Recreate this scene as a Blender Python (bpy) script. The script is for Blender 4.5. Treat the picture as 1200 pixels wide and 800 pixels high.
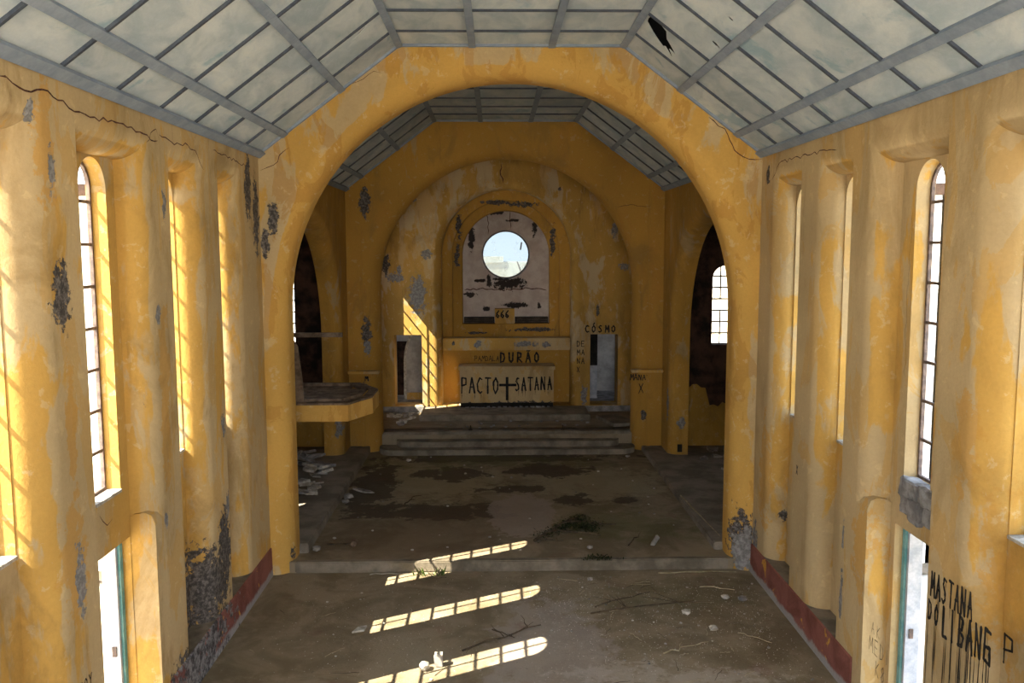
import bpy, bmesh, math, random
from math import pi, sin, cos, sqrt
from mathutils import Vector, Matrix, Quaternion
from mathutils.geometry import tessellate_polygon
random.seed(7)
for o in list(bpy.data.objects): bpy.data.objects.remove(o)
scn = bpy.context.scene
COL = scn.collection

# ------------------------------------------------------------ camera
CAM = Vector((-.2913, 0, 5.7635))
cd = bpy.data.cameras.new('camera'); cam = bpy.data.objects.new('camera', cd); COL.objects.link(cam)
cd.sensor_width = 36; cd.lens = 1021.6/1200*36; cd.clip_end = 400
p_, y_, r_ = .1051, .0192, -.0025
fx = Vector((cos(y_), -sin(y_), 0)); fw = Vector((sin(y_)*cos(p_), cos(y_)*cos(p_), -sin(p_))); up = fx.cross(fw)
R = Matrix((fx, up, -fw)).transposed() @ Matrix.Rotation(r_, 3, 'Z')
cam.matrix_world = Matrix.Translation(CAM) @ R.to_4x4()
scn.camera = cam
# ------------------------------------------------------------ light
scn.view_settings.view_transform = 'Standard'; scn.view_settings.look = 'None'
scn.view_settings.gamma = 1; scn.view_settings.use_curve_mapping = False
scn.view_settings.exposure = 0.0
W = bpy.data.worlds.new('sky'); scn.world = W; W.use_nodes = True
wn = W.node_tree.nodes; wl = W.node_tree.links; wn.clear()
wo = wn.new('ShaderNodeOutputWorld'); bg = wn.new('ShaderNodeBackground'); tc = wn.new('ShaderNodeTexCoord')
sp = wn.new('ShaderNodeSeparateXYZ'); rp = wn.new('ShaderNodeValToRGB')
wl.new(tc.outputs['Generated'], sp.inputs[0]); wl.new(sp.outputs['Z'], rp.inputs[0]); wl.new(rp.outputs[0], bg.inputs[0]); wl.new(bg.outputs[0], wo.inputs[0])
rp.color_ramp.elements[0].position = 0; rp.color_ramp.elements[0].color = (.92, .96, 1, 1)
rp.color_ramp.elements[1].position = .6; rp.color_ramp.elements[1].color = (.55, .72, 1, 1)
bg.inputs[1].default_value = 7.0
SUN = Vector((.78, .415, -1)).normalized()
sd = bpy.data.lights.new('sun', 'SUN'); so = bpy.data.objects.new('sun', sd); COL.objects.link(so)
sd.energy = 34; sd.angle = .0046; sd.color = (1, .9, .72); so.rotation_euler = SUN.to_track_quat('-Z', 'Y').to_euler(); so.location = (-20, -10, 30)
# added fill lamp behind the camera, standing in for unseen west window daylight
ad = bpy.data.lights.new('west_window_daylight', 'AREA'); ao = bpy.data.objects.new('west_window_daylight', ad); COL.objects.link(ao)
ad.shape = 'RECTANGLE'; ad.size = 7.2; ad.size_y = 6.0; ad.energy = 300; ad.color = (1, .95, .86)
ao.location = (0, -4.0, 4.6)
ao.rotation_euler = Vector((0, 1, .22)).to_track_quat('-Z', 'Y').to_euler()

# ------------------------------------------------------------ materials
class NT:
    def __init__(s, name):
        s.m = bpy.data.materials.new(name); s.m.use_nodes = True; s.t = s.m.node_tree
        s.b = s.t.nodes['Principled BSDF']; s.b.inputs['Specular IOR Level'].default_value = .25
        s.pos = s.t.nodes.new('ShaderNodeNewGeometry').outputs['Position']
    def n(s, k): return s.t.nodes.new(k)
    def l(s, a, b):
        if isinstance(a, (int, float)): b.default_value = a
        elif isinstance(a, tuple): b.default_value = a if len(b.default_value) == len(a) else a+(1,)
        else: s.t.links.new(a, b)
    def M(s, op, a, b=0, c=None, clamp=False):
        x = s.n('ShaderNodeMath'); x.operation = op; x.use_clamp = clamp; s.l(a, x.inputs[0]); s.l(b, x.inputs[1])
        if c is not None: s.l(c, x.inputs[2])
        return x.outputs[0]
    def V(s, op, a, b):
        x = s.n('ShaderNodeVectorMath'); x.operation = op; s.l(a, x.inputs[0]); s.l(b, x.inputs[1])
        return x.outputs['Value'] if op in ('LENGTH', 'DOT_PRODUCT') else x.outputs[0]
    def noise(s, sc, det=4, rough=.55, dist=0, vec=None, stretch=None, col=False):
        v = vec or s.pos
        if stretch: v = s.V('MULTIPLY', v, stretch)
        x = s.n('ShaderNodeTexNoise'); s.l(v, x.inputs['Vector']); x.inputs['Scale'].default_value = sc
        x.inputs['Detail'].default_value = det; x.inputs['Roughness'].default_value = rough; x.inputs['Distortion'].default_value = dist
        return x.outputs['Color' if col else 'Fac']
    def step(s, v, a, b):
        x = s.n('ShaderNodeMapRange'); x.interpolation_type = 'SMOOTHSTEP'; s.l(v, x.inputs[0]); x.inputs[1].default_value = a; x.inputs[2].default_value = b
        return x.outputs[0]
    def mix(s, f, a, b):
        x = s.n('ShaderNodeMix'); x.data_type = 'RGBA'; s.l(f, x.inputs[0]); s.l(a, x.inputs[6]); s.l(b, x.inputs[7]); return x.outputs[2]
    def mul(s, c, f):
        x = s.n('ShaderNodeMix'); x.data_type = 'RGBA'; x.blend_type = 'MULTIPLY'; x.inputs[0].default_value = 1; s.l(c, x.inputs[6])
        cc = s.n('ShaderNodeCombineColor')
        for i in range(3): s.l(f, cc.inputs[i])
        s.t.links.new(cc.outputs[0], x.inputs[7]); return x.outputs[2]
    def patches(s, lst, warp=.55, edge=.08, sc=2.2):
        """union of worn patches: soft ellipsoids with noisy outlines, fixed on the wall"""
        nz = s.M('MULTIPLY', s.M('SUBTRACT', s.noise(sc*3.4, 7, .7), .47), warp*6.0)
        cur = None
        for (x, y, z, rx, ry, rz) in lst:
            d = s.V('MULTIPLY', s.V('SUBTRACT', s.pos, (x, y, z)), (1/rx, 1/ry, 1/rz))
            L = s.V('LENGTH', d, (0., 0., 0.))
            cur = L if cur is None else s.M('MINIMUM', cur, L)
        return s.step(s.M('ADD', cur, nz), 1+edge, 1-edge)
    def done(s, col, rough=.9, bump=None, bs=.3, bd=.02):
        s.l(col, s.b.inputs['Base Color']); s.l(rough, s.b.inputs['Roughness'])
        if bump is not None:
            x = s.n('ShaderNodeBump'); x.inputs['Strength'].default_value = bs; x.inputs['Distance'].default_value = bd
            s.l(bump, x.inputs['Height']); s.t.links.new(x.outputs[0], s.b.inputs['Normal'])
        return s.m

SAT = (.54, .315, .075); TAN = (.48, .35, .18); PALE = (.55, .44, .29); DEEP = (.40, .20, .04)
GREY = (.20, .185, .18); DARK = (.05, .045, .042)
def plaster(name, fade=.5, grey=(), dark=(), orange=(), soot=(), dirt=.3, stretch=(1., 1., .4), base=SAT, tan=TAN, flatcoat=False, flaty=None):
    s = NT(name)
    a = s.noise(.9, 8, .6, .6, stretch=stretch); b = s.noise(2.4, 6, .6, .3, stretch=stretch); f = s.noise(26, 5, .6)
    e = s.noise(.45, 3, .5)
    th = .78-.5*fade
    ax = s.M('ABSOLUTE', s.V('DOT_PRODUCT', s.pos, (1., 0., 0.)))
    flat_ = s.M('MULTIPLY', s.step(ax, 4.36, 4.305), .15 if flatcoat else 0.)
    a = s.M('ADD', a, flat_)
    if flaty: a = s.M('ADD', a, s.M('MULTIPLY', s.step(s.V('DOT_PRODUCT', s.pos, (0., 1., 0.)), flaty+.05, flaty+.004), .24))
    m1 = s.step(s.M('ADD', s.M('MULTIPLY', a, .65), s.M('MULTIPLY', b, .35)), th-.016, th+.016)
    c = s.mix(m1, base, tan)
    # older coat showing in crisp edged islands
    m2 = s.step(s.noise(1.7, 9, .62, .9, stretch=(1., 1., .4), vec=s.V('ADD', s.pos, (7., 3., 1.))), .545, .56)
    c = s.mix(s.M('MULTIPLY', m2, .5), c, DEEP if fade < .35 else (.50, .29, .07))
    m3 = s.step(s.noise(5.5, 8, .65, .4, vec=s.V('ADD', s.pos, (17., 5., 9.))), .60, .625)
    c = s.mix(s.M('MULTIPLY', m3, .55), c, tuple(min(1, q*1.22) for q in tan))
    if orange: c = s.mix(s.M('MULTIPLY', s.patches(orange, .6, .1, 1.5), .75), c, (.52, .28, .06))
    c = s.mul(c, s.M('ADD', .62, s.M('MULTIPLY', e, .72)))
    br = s.step(s.noise(1.15, 9, .68, .7, stretch=(1., 1., .5), vec=s.V('ADD', s.pos, (31., 15., 4.))), .50, .66)
    c = s.mix(s.M('MULTIPLY', br, min(.7, .06+dirt)), c, (.24, .145, .045))
    # fine speckle and damp streaks
    st = s.step(s.noise(3.2, 8, .7, .2, stretch=(1., 1., .12)), .58, .72)
    c = s.mix(s.M('MULTIPLY', st, dirt), c, (.17, .10, .04))
    pk = s.step(s.noise(9, 8, .7, .5), .70, .72)
    c = s.mix(s.M('MULTIPLY', pk, min(1, dirt*1.8)), c, (.16, .13, .11))
    c = s.mul(c, s.M('ADD', .88, s.M('MULTIPLY', f, .24)))
    h = s.M('ADD', s.M('MULTIPLY', f, .25), s.M('MULTIPLY', b, .5))
    if grey or dark: h = s.M('ADD', h, .0)
    if soot: c = s.mix(s.M('MULTIPLY', s.patches(soot, .9, .5, .8), .6), c, (.12, .06, .02))
    if dark:
        g = s.patches(dark); gn = s.noise(18, 6, .75)
        c = s.mix(g, c, s.mix(s.step(gn, .42, .66), (.05, .043, .038), (.19, .165, .145))); h = s.M('SUBTRACT', h, s.M('MULTIPLY', g, .45))
    if grey:
        g = s.patches(grey); gn = s.noise(14, 6, .7)
        c = s.mix(g, c, s.mix(s.step(gn, .4, .65), (.16, .15, .14), (.30, .285, .27))); h = s.M('SUBTRACT', h, s.M('MULTIPLY', g, .35))
    return s.done(c, .92, h, .55, .03)

PL_ = [(-4.3,7.8,6.96,.5,.07,.1),(-4.3,8.09,6.46,.5,.07,.22),(-4.3,10.44,5.02,.5,.07,.14),(-4.3,10.77,6.34,.5,.07,.2),(-4.3,8.2,2.6,.5,.10,.35),(-4.3,10.4,2.5,.5,.06,.1),(-4.3,12.7,3.2,.5,.1,.2),(-4.3,12.8,2.0,.5,.12,.2)]
DL_ = [(-4.3,8.14,5.36,.5,.16,.33),(-4.3,14.42,6.75,.5,.2,.5),(-4.3,14.85,6.35,.5,.2,.6),(-4.4,12.0,1.0,.5,.75,.62),(-4.3,12.6,1.4,.5,.3,.6),(-4.3,11.5,.35,.5,1.3,.34)]
OL_ = [(-4.3,7.99,6.7,.6,.16,.6),(-4.3,10.55,4.4,.6,.16,.8),(-4.3,8.1,2.82,.6,.25,.6),(-4.3,10.5,3.4,.6,.15,.5),(-4.3,8.2,4.1,.6,.1,.7)]
GR_ = [(4.3,11.12,1.15,.5,.05,.36),(4.3,11.12,2.0,.5,.04,.2),(4.3,14.95,.45,.5,.16,.5),(4.3,10.01,1.56,.5,.07,.06),(4.3,9.75,1.5,.5,.2,.05),(4.3,9.7,1.25,.5,.1,.04)]
OR_ = [(4.3,7.87,2.67,.6,.25,1.),(4.3,8.3,3.88,.6,.2,.5),(4.3,14.5,1.95,.6,.25,.9),(4.3,10.6,1.99,.6,.2,.65)]
M_WL = plaster('ochre_plaster_left', .50, PL_, DL_, OL_, dirt=.42, flatcoat=True)
M_WR = plaster('ochre_plaster_right', .60, GR_, [(4.3,14.75,7.0,.5,.09,.16),(4.3,14.2,1.3,.5,.04,.1)], OR_, dirt=.30, flatcoat=True)
M_SAT = plaster('golden_plaster', .24, [(4.12,15.1,.36,.20,.4,.50)], [(4.12,15.1,.50,.27,.4,.62),(-4.08,15.1,6.3,.1,.3,.32),(-4.22,15.1,5.9,.08,.3,.25),(-3.95,15.1,.3,.05,.3,.2)], dirt=.10, flaty=15.1)
M_SIDE = plaster('ochre_plaster_chancel', .40, [(-4.4,22.6,1.05,.12,.4,.22),(4.62,22.6,1.2,.12,.4,.16),(4.3,22.9,1.7,.3,.1,.5)], [(-4.3,21,3.3,.3,.12,.3)], dirt=.40, base=(.43, .235, .045), tan=(.40, .275, .125))  # chancel and apse ochres darkened in colour to stand in for dimmer light
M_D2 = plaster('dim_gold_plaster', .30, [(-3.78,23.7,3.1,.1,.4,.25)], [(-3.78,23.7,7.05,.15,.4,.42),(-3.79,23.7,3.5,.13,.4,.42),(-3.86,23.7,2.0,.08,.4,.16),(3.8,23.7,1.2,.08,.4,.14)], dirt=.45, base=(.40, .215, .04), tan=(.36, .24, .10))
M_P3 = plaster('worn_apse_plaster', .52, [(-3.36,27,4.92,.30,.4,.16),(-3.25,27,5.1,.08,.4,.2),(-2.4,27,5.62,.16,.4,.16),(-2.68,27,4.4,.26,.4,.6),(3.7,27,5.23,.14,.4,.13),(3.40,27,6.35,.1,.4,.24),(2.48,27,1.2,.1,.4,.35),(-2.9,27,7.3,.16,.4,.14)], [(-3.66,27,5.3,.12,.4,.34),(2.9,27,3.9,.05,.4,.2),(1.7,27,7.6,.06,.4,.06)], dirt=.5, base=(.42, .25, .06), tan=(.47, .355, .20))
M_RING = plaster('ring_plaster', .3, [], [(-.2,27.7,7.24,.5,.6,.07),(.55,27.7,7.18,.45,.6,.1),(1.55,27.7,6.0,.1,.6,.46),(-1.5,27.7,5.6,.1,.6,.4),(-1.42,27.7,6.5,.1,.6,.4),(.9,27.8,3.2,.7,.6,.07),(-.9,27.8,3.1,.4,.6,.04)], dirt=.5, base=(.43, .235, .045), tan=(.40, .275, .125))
M_SHELF = plaster('shelf_plaster', .6, [(.63,27.2,2.82,.38,.5,.1),(1.3,27.2,2.8,.16,.5,.09),(-.84,27.2,2.82,.12,.5,.12)], [(-1.6,27.2,2.85,.05,.5,.08)], dirt=.5)
M_ALTAR = plaster('altar_plaster', .75, [], [(.5,26.75,.94,1.9,.5,.13),(-.8,26.75,.93,.9,.5,.1)], dirt=.5)

def simple(name, c1, c2, sc=6, rough=.85, bs=.3, metal=0, bd=.01):
    s = NT(name); n = s.noise(sc, 6, .6); f = s.noise(sc*7, 4, .6)
    c = s.mul(s.mix(s.step(n, .35, .65), c1, c2), s.M('ADD', .8, s.M('MULTIPLY', f, .4)))
    s.b.inputs['Metallic'].default_value = metal
    return s.done(c, rough, s.M('ADD', n, s.M('MULTIPLY', f, .3)), bs, bd)

def white_plaster():
    s = NT('pale_apse_wall'); n = s.noise(2.5, 7, .6); f = s.noise(30, 4, .6)
    c = s.mix(s.step(n, .35, .65), (.50, .41, .36), (.62, .55, .49))
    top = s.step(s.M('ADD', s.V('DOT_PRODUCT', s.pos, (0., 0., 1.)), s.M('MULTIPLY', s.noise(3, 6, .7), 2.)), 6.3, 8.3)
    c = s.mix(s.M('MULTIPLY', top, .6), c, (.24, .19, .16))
    g = s.patches([(.15,28.45,4.66,.5,.4,.2),(.45,28.45,4.72,.2,.4,.13),(-.5,28.45,4.74,.07,.4,.2),(-.75,28.45,4.76,.25,.4,.05),(-.2,28.45,4.8,.2,.4,.05),(-1.05,28.45,6.1,.1,.4,.4),(-.3,28.45,6.95,.4,.4,.07),(-1.1,28.45,4.3,.2,.4,.1),(.36,28.45,3.95,.42,.4,.09),(1.15,28.45,3.94,.07,.4,.1),(-.6,28.45,3.84,.14,.4,.07),(1.0,28.45,6.6,.08,.4,.45),(.3,28.45,6.7,.2,.4,.05)], .6)
    c = s.mix(g, c, (.045, .035, .03)); c = s.mul(c, s.M('ADD', .85, s.M('MULTIPLY', f, .3)))
    return s.done(c, .9, s.M('SUBTRACT', n, g), .5, .02)
M_WHITE = white_plaster()

def panel_mat():
    s = NT('ceiling_board_paint'); oi = s.n('ShaderNodeObjectInfo').outputs['Random']
    n = s.noise(1.6, 7, .6, .5, stretch=(1.6, .7, 1.)); n2 = s.noise(5, 7, .65, .8, stretch=(2., .6, 1.)); f = s.noise(40, 3)
    c = s.mix(s.step(n, .36, .64), (.40, .48, .53), (.60, .65, .66))
    c = s.mix(s.M('MULTIPLY', s.step(n2, .45, .7), .6), c, (.50, .57, .62))
    b = s.step(s.noise(1.1, 8, .65, .6, vec=s.V('ADD', s.pos, (3., 8., 1.))), .57, .66)
    c = s.mix(s.M('MULTIPLY', b, .55), c, (.20, .36, .46))
    c = s.mul(c, s.M('ADD', .86, s.M('MULTIPLY', oi, .22))); c = s.mul(c, s.M('ADD', .92, s.M('MULTIPLY', f, .16)))
    return s.done(c, .75, n2, .15, .01)
M_PAN = panel_mat()
M_RIB = simple('blue_grey_lath', (.21, .26, .33), (.27, .32, .39), 3, .7, .1)
M_BAT = simple('dark_lath', (.055, .065, .085), (.08, .095, .12), 8, .75)

def floor_mat(name, chancel):
    s = NT(name); n = s.noise(.8, 9, .62, .8); n2 = s.noise(2.6, 9, .68, .4); f = s.noise(22, 7, .7); g = s.noise(.55, 6, .6, 1.2, vec=s.V('ADD', s.pos, (4., 2., 0.)))
    c = s.mix(s.step(n, .40, .60), (.17, .13, .078), (.26, .21, .14))
    c = s.mix(s.M('MULTIPLY', s.step(n2, .5, .68), .45), c, (.31, .255, .18))
    if chancel:
        c = s.mix(s.M('MULTIPLY', s.patches([(-1.6,20.6,.2,1.6,1.6,1.),(2.2,20.4,.2,1.7,1.5,1.),(-2.6,22,.2,.8,.9,1.)], .5, .2, .7), .6), c, (.36, .32, .21))
        c = s.mix(s.M('MULTIPLY', s.patches([(-1.5,21.3,.2,1.0,.62,1.),(1.1,21.6,.2,1.1,.75,1.),(-1.5,18.2,.2,1.6,.7,1.),(1.5,18.9,.2,.55,.45,1.),(2.55,18.9,.2,.35,.3,1.),(-.3,22.9,.2,3.6,.45,1.),(-3.2,20.5,.2,.5,2.4,1.),(0,19.9,.2,.9,.35,1.)], .62, .07, .42), .85), c, (.060, .046, .030))  # dark stains; the long left one paints the shadow line at the kerb foot
        c = s.mix(s.M('MULTIPLY', s.patches([(-1.8,16.5,.2,2.2,1.3,1.)], .4, .4, .6), .5), c, (.13, .085, .05))
        c = s.mix(s.M('MULTIPLY', s.patches([(2.4,17.2,.2,1.4,1.,1.),(-.5,22.6,.2,3.,.7,1.)], .9, .5, .6), .45), c, (.10, .105, .03))
        c = s.mix(s.M('MULTIPLY', s.patches([(.25,17.9,.2,.72,1.6,1.)], .25, .06, .8), .6), c, (.36, .29, .25))
    else:
        c = s.mix(s.M('MULTIPLY', s.patches([(.5,12.,0,.9,2.,1.),(-.1,10,0,1.2,1.4,1.)], .35, .15, .7), .5), c, (.36, .31, .28))
        c = s.mix(s.M('MULTIPLY', s.patches([(2.6,14.,0,1.4,.7,1.)], .8, .5, .8), .4), c, (.12, .11, .05))
        c = s.mix(s.M('MULTIPLY', s.patches([(1.4,11.3,0,.8,.35,1.),(2.6,11.2,0,.9,.25,1.),(1.2,10.6,0,.5,.3,1.)], .9, .4, 1.2), .5), c, (.44, .38, .32))
    rd = s.step(s.noise(1.3, 6, .6, .4, vec=s.V('ADD', s.pos, (11., 2., 0.))), .60, .72)
    c = s.mix(s.M('MULTIPLY', rd, .35), c, (.16, .07, .05))
    sp_ = s.step(s.noise(13, 9, .8), .60, .66); c = s.mix(s.M('MULTIPLY', sp_, .35), c, (.42, .36, .28))
    dk = s.step(s.noise(9, 9, .8, .5, vec=s.V('ADD', s.pos, (5., 5., 5.))), .60, .67); c = s.mix(s.M('MULTIPLY', dk, .6), c, (.035, .028, .02))
    h = s.M('ADD', s.M('MULTIPLY', f, .6), n2)
    return s.done(c, .82, h, .5, .03)
M_FLOOR = floor_mat('dusty_concrete', False); M_FL2 = floor_mat('stained_concrete', True)
M_KERB = simple('dusty_grey_paving', (.15, .125, .095), (.26, .225, .18), 1.6, .88, .5, 0, .03)
M_STONE = simple('step_stone', (.13, .11, .08), (.25, .21, .16), 2.2, .85, .6, 0, .03)
M_CEM = simple('grey_cement', (.17, .16, .155), (.33, .32, .31), 5, .9, .7, 0, .03)
M_RUB = simple('rubble_stone', (.13, .12, .11), (.36, .33, .30), 4, .9, .6)
M_PEB = simple('pale_debris', (.30, .27, .22), (.55, .52, .46), 9, .9)
def red_mat():
    s = NT('red_plinth_paint'); n = s.noise(2, 8, .6, .5); f = s.noise(25, 5, .7)
    c = s.mix(s.step(n, .35, .65), (.17, .055, .04), (.27, .10, .075))
    c = s.mix(s.step(s.noise(2.2, 7, .6, .6, vec=s.V('ADD', s.pos, (2., 3., 0.))), .62, .65), c, (.60, .30, .05))
    hz = s.V('DOT_PRODUCT', s.pos, (0., 0., 1.))
    c = s.mix(s.step(s.M('ADD', hz, s.M('MULTIPLY', s.noise(3, 6, .7), .25)), .27, .20), c, (.33, .31, .30))
    g = s.patches([(-4.3, 11.3, .3, .5, 1.3, .5)], .8, .2, 1.5); c = s.mix(g, c, s.mix(s.step(s.noise(9, 6, .7), .4, .6), (.05, .045, .045), (.26, .25, .25)))
    return s.done(s.mul(c, s.M('ADD', .75, s.M('MULTIPLY', f, .5))), .85, s.M('ADD', n, f), .5, .02)
M_RED = red_mat()
M_BLK = simple('black_spray_paint', (.008, .007, .007), (.03, .026, .022), 8, .8)
M_FAINT = simple('faint_charcoal', (.16, .12, .07), (.22, .16, .09), 8, .9)
M_CRACK = simple('crack_shadow', (.05, .02, .015), (.12, .05, .03), 8, .95)
M_WOOD = simple('dusty_wood', (.09, .06, .04), (.22, .155, .105), 5, .8, .4)
M_TWIG = simple('dry_twig', (.045, .032, .02), (.11, .08, .05), 9, .9)
M_STRAW = simple('pale_stalk', (.26, .21, .12), (.42, .36, .24), 9, .9)
M_MOSS = simple('dark_moss_leaf', (.012, .018, .006), (.04, .05, .015), 7, .9)
M_FRAME = simple('rusty_steel_frame', (.10, .075, .065), (.20, .14, .11), 12, .7, .4)
M_TEAL = simple('teal_door_paint', (.10, .27, .27), (.20, .38, .36), 6, .6)
M_GREYFR = simple('worn_grey_door_edge', (.34, .36, .40), (.50, .50, .52), 6, .6)
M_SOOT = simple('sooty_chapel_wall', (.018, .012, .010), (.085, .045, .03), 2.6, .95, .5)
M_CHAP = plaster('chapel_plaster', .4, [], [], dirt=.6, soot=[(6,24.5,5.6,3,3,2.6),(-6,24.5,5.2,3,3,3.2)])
M_DARK = simple('dark_void_lining', (.01, .009, .008), (.03, .025, .02), 3)
M_SACR = simple('whitewashed_room', (.30, .285, .27), (.46, .44, .42), 2, .9)
M_SAND = simple('sandy_ground', (.62, .55, .44), (.75, .68, .56), .4, .95)
M_OUT = simple('white_outer_render', (.78, .76, .70), (.86, .84, .80), 2, .9)
M_HOUSE = simple('distant_stucco', (.70, .60, .44), (.80, .72, .58), .8, .9)
M_ROOFM = simple('roof_sheet', (.012, .012, .012), (.02, .02, .02), 3)
def glass(name, tint, gl=.08):
    s = NT(name); s.t.nodes.remove(s.b); o = s.t.nodes['Material Output']
    t = s.n('ShaderNodeBsdfTransparent'); t.inputs[0].default_value = tint+(1,)
    g = s.n('ShaderNodeBsdfGlossy'); g.inputs['Roughness'].default_value = .15
    d = s.n('ShaderNodeBsdfDiffuse'); d.inputs[0].default_value = (.6, .6, .56, 1)
    m = s.n('ShaderNodeMixShader'); m.inputs[0].default_value = gl
    s.t.links.new(t.outputs[0], m.inputs[1]); s.t.links.new(g.outputs[0], m.inputs[2])
    m2 = s.n('ShaderNodeMixShader'); s.l(s.M('MULTIPLY', s.step(s.noise(6, 6, .7), .5, .8), .18), m2.inputs[0])
    s.t.links.new(m.outputs[0], m2.inputs[1]); s.t.links.new(d.outputs[0], m2.inputs[2]); s.t.links.new(m2.outputs[0], o.inputs[0])
    return s.m
M_GL = glass('dusty_window_glass', (.93, .94, .92)); M_OGL = glass('smoked_oculus_glass', (.085, .108, .12), .04)  # oculus pane is added, tinted dark to dim the sky beyond

# ------------------------------------------------------------ mesh helpers
def obj(name, bm, mat, parent=None, smooth=None, loc=None):
    me = bpy.data.meshes.new(name)
    bmesh.ops.recalc_face_normals(bm, faces=bm.faces)
    bm.to_mesh(me); bm.free(); me.materials.append(mat)
    if smooth is not None:
        me.shade_smooth(); me.set_sharp_from_angle(angle=math.radians(smooth))
    o = bpy.data.objects.new(name, me); COL.objects.link(o)
    if smooth is not None and len(me.polygons) > 60:
        w_ = o.modifiers.new('weighted', 'WEIGHTED_NORMAL'); w_.keep_sharp = True; w_.weight = 100
    if loc is not None: o.location = loc
    if parent is not None: o.parent = parent
    return o
def struct(o): o['kind'] = 'structure'; return o
def empty(name, loc=(0, 0, 0)):
    o = bpy.data.objects.new(name, None); COL.objects.link(o); o.location = loc; o.empty_display_size = .2; return o
def tag(o, label, cat, group=None, kind=None):
    o['label'] = label; o['category'] = cat
    if group: o['group'] = group
    if kind: o['kind'] = kind
    return o
def box(bm, x0, x1, y0, y1, z0, z1, jit=0):
    vs = [bm.verts.new((x+random.uniform(-jit, jit), y+random.uniform(-jit, jit), z+random.uniform(-jit, jit))) for x in (x0, x1) for y in (y0, y1) for z in (z0, z1)]
    for f in ((0,1,3,2),(4,6,7,5),(0,4,5,1),(2,3,7,6),(0,2,6,4),(1,5,7,3)): bm.faces.new([vs[i] for i in f])
def bobj(name, b, mat, parent=None, bev=0):
    bm = bmesh.new(); box(bm, *b)
    if bev: bmesh.ops.bevel(bm, geom=bm.edges[:], offset=bev, segments=2, affect='EDGES')
    return obj(name, bm, mat, parent)
def prism(bm, poly, m, d0, d1):
    """poly = list of (u,v); m(u,v,d) -> world"""
    a = [bm.verts.new(m(u, v, d0)) for u, v in poly]; b = [bm.verts.new(m(u, v, d1)) for u, v in poly]
    n = len(poly)
    for i in range(n): bm.faces.new((a[i], a[(i+1) % n], b[(i+1) % n], b[i]))
    for L in (a, b):
        for t in tessellate_polygon([[v.co for v in L]]):
            try: bm.faces.new([L[i] for i in t])
            except ValueError: pass
def tube(bm, pts, rad, seg=6):
    rings = []; n = len(pts)
    for i, p in enumerate(pts):
        p = Vector(p); t = (Vector(pts[min(i+1, n-1)])-Vector(pts[max(i-1, 0)])).normalized()
        a = t.cross(Vector((.13, .21, .97))).normalized(); b = t.cross(a)
        r = rad[i] if isinstance(rad, (list, tuple)) else rad
        rings.append([bm.verts.new(p+a*r*cos(2*pi*k/seg)+b*r*sin(2*pi*k/seg)) for k in range(seg)])
    for i in range(n-1):
        for k in range(seg): bm.faces.new((rings[i][k], rings[i][(k+1) % seg], rings[i+1][(k+1) % seg], rings[i+1][k]))
    bm.faces.new(rings[0]); bm.faces.new(rings[-1][::-1])
# map functions: side wall (u=y, v=z, d=depth into wall) and cross wall (u=x)
def side(sg, X): return lambda u, v, d: Vector((sg*(X+d), u, v))
def cross(Y): return lambda u, v, d: Vector((u, Y+d, v))
def rect_loop(u0, u1, v0, v1, bottom=False, far_only=False):
    def f(o):   # o = offset outwards (top and sides)
        b = v0-(o if bottom else 0)
        l = u0-(0 if far_only else o); return [(l, b), (u1+o, b), (u1+o, v1+o), (l, v1+o)]
    return f
def arch_loop(cu, a, vc, vb, n=40, flat=1):
    def f(o):
        r = a+o; return [(cu-r, vb), (cu+r, vb)]+[(cu+r*cos(pi*k/n), vc+r*sin(pi*k/n)) for k in range(n+1)]
    return f
def circ_loop(cu, cv, r, n=40):
    return lambda o: [(cu+(r+o)*cos(2*pi*k/n), cv+(r+o)*sin(2*pi*k/n)) for k in range(n)]
def plate(bm, outer, holes, m, th, fil=None):
    """slab with holes; fil = list of fillet radii on the front edge of each hole"""
    fil = fil or [0]*len(holes)
    def face(loops, d, rev):
        vs = []; L3 = []
        for L in loops: L3.append([Vector((u, v, 0)) for u, v in L]); vs += [bm.verts.new(m(u, v, d)) for u, v in L]
        for t in tessellate_polygon(L3):
            try: bm.faces.new([vs[i] for i in t])
            except ValueError: pass
        out = []; k = 0
        for L in loops: out.append(vs[k:k+len(L)]); k += len(L)
        return out
    F = face([outer]+[h(r) for h, r in zip(holes, fil)], 0, 0)
    Bk = face([outer]+[h(0) for h in holes], th, 1)
    def strip(a, b):
        n = len(a)
        for i in range(n): bm.faces.new((a[i], a[(i+1) % n], b[(i+1) % n], b[i]))
    strip(F[0], Bk[0])
    for i, (h, r) in enumerate(zip(holes, fil)):
        cur = F[i+1]
        if r:
            N = 10
            for k in range(1, N+1):
                t = k/N*pi/2; L = h(r*(1-sin(t))); d = r*(1-cos(t))
                nx = [bm.verts.new(m(u, v, d)) for u, v in L]; strip(cur, nx); cur = nx
        strip(cur, Bk[i+1])
def rect(u0, u1, v0, v1): return [(u0, v0), (u1, v0), (u1, v1), (u0, v1)]

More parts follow.
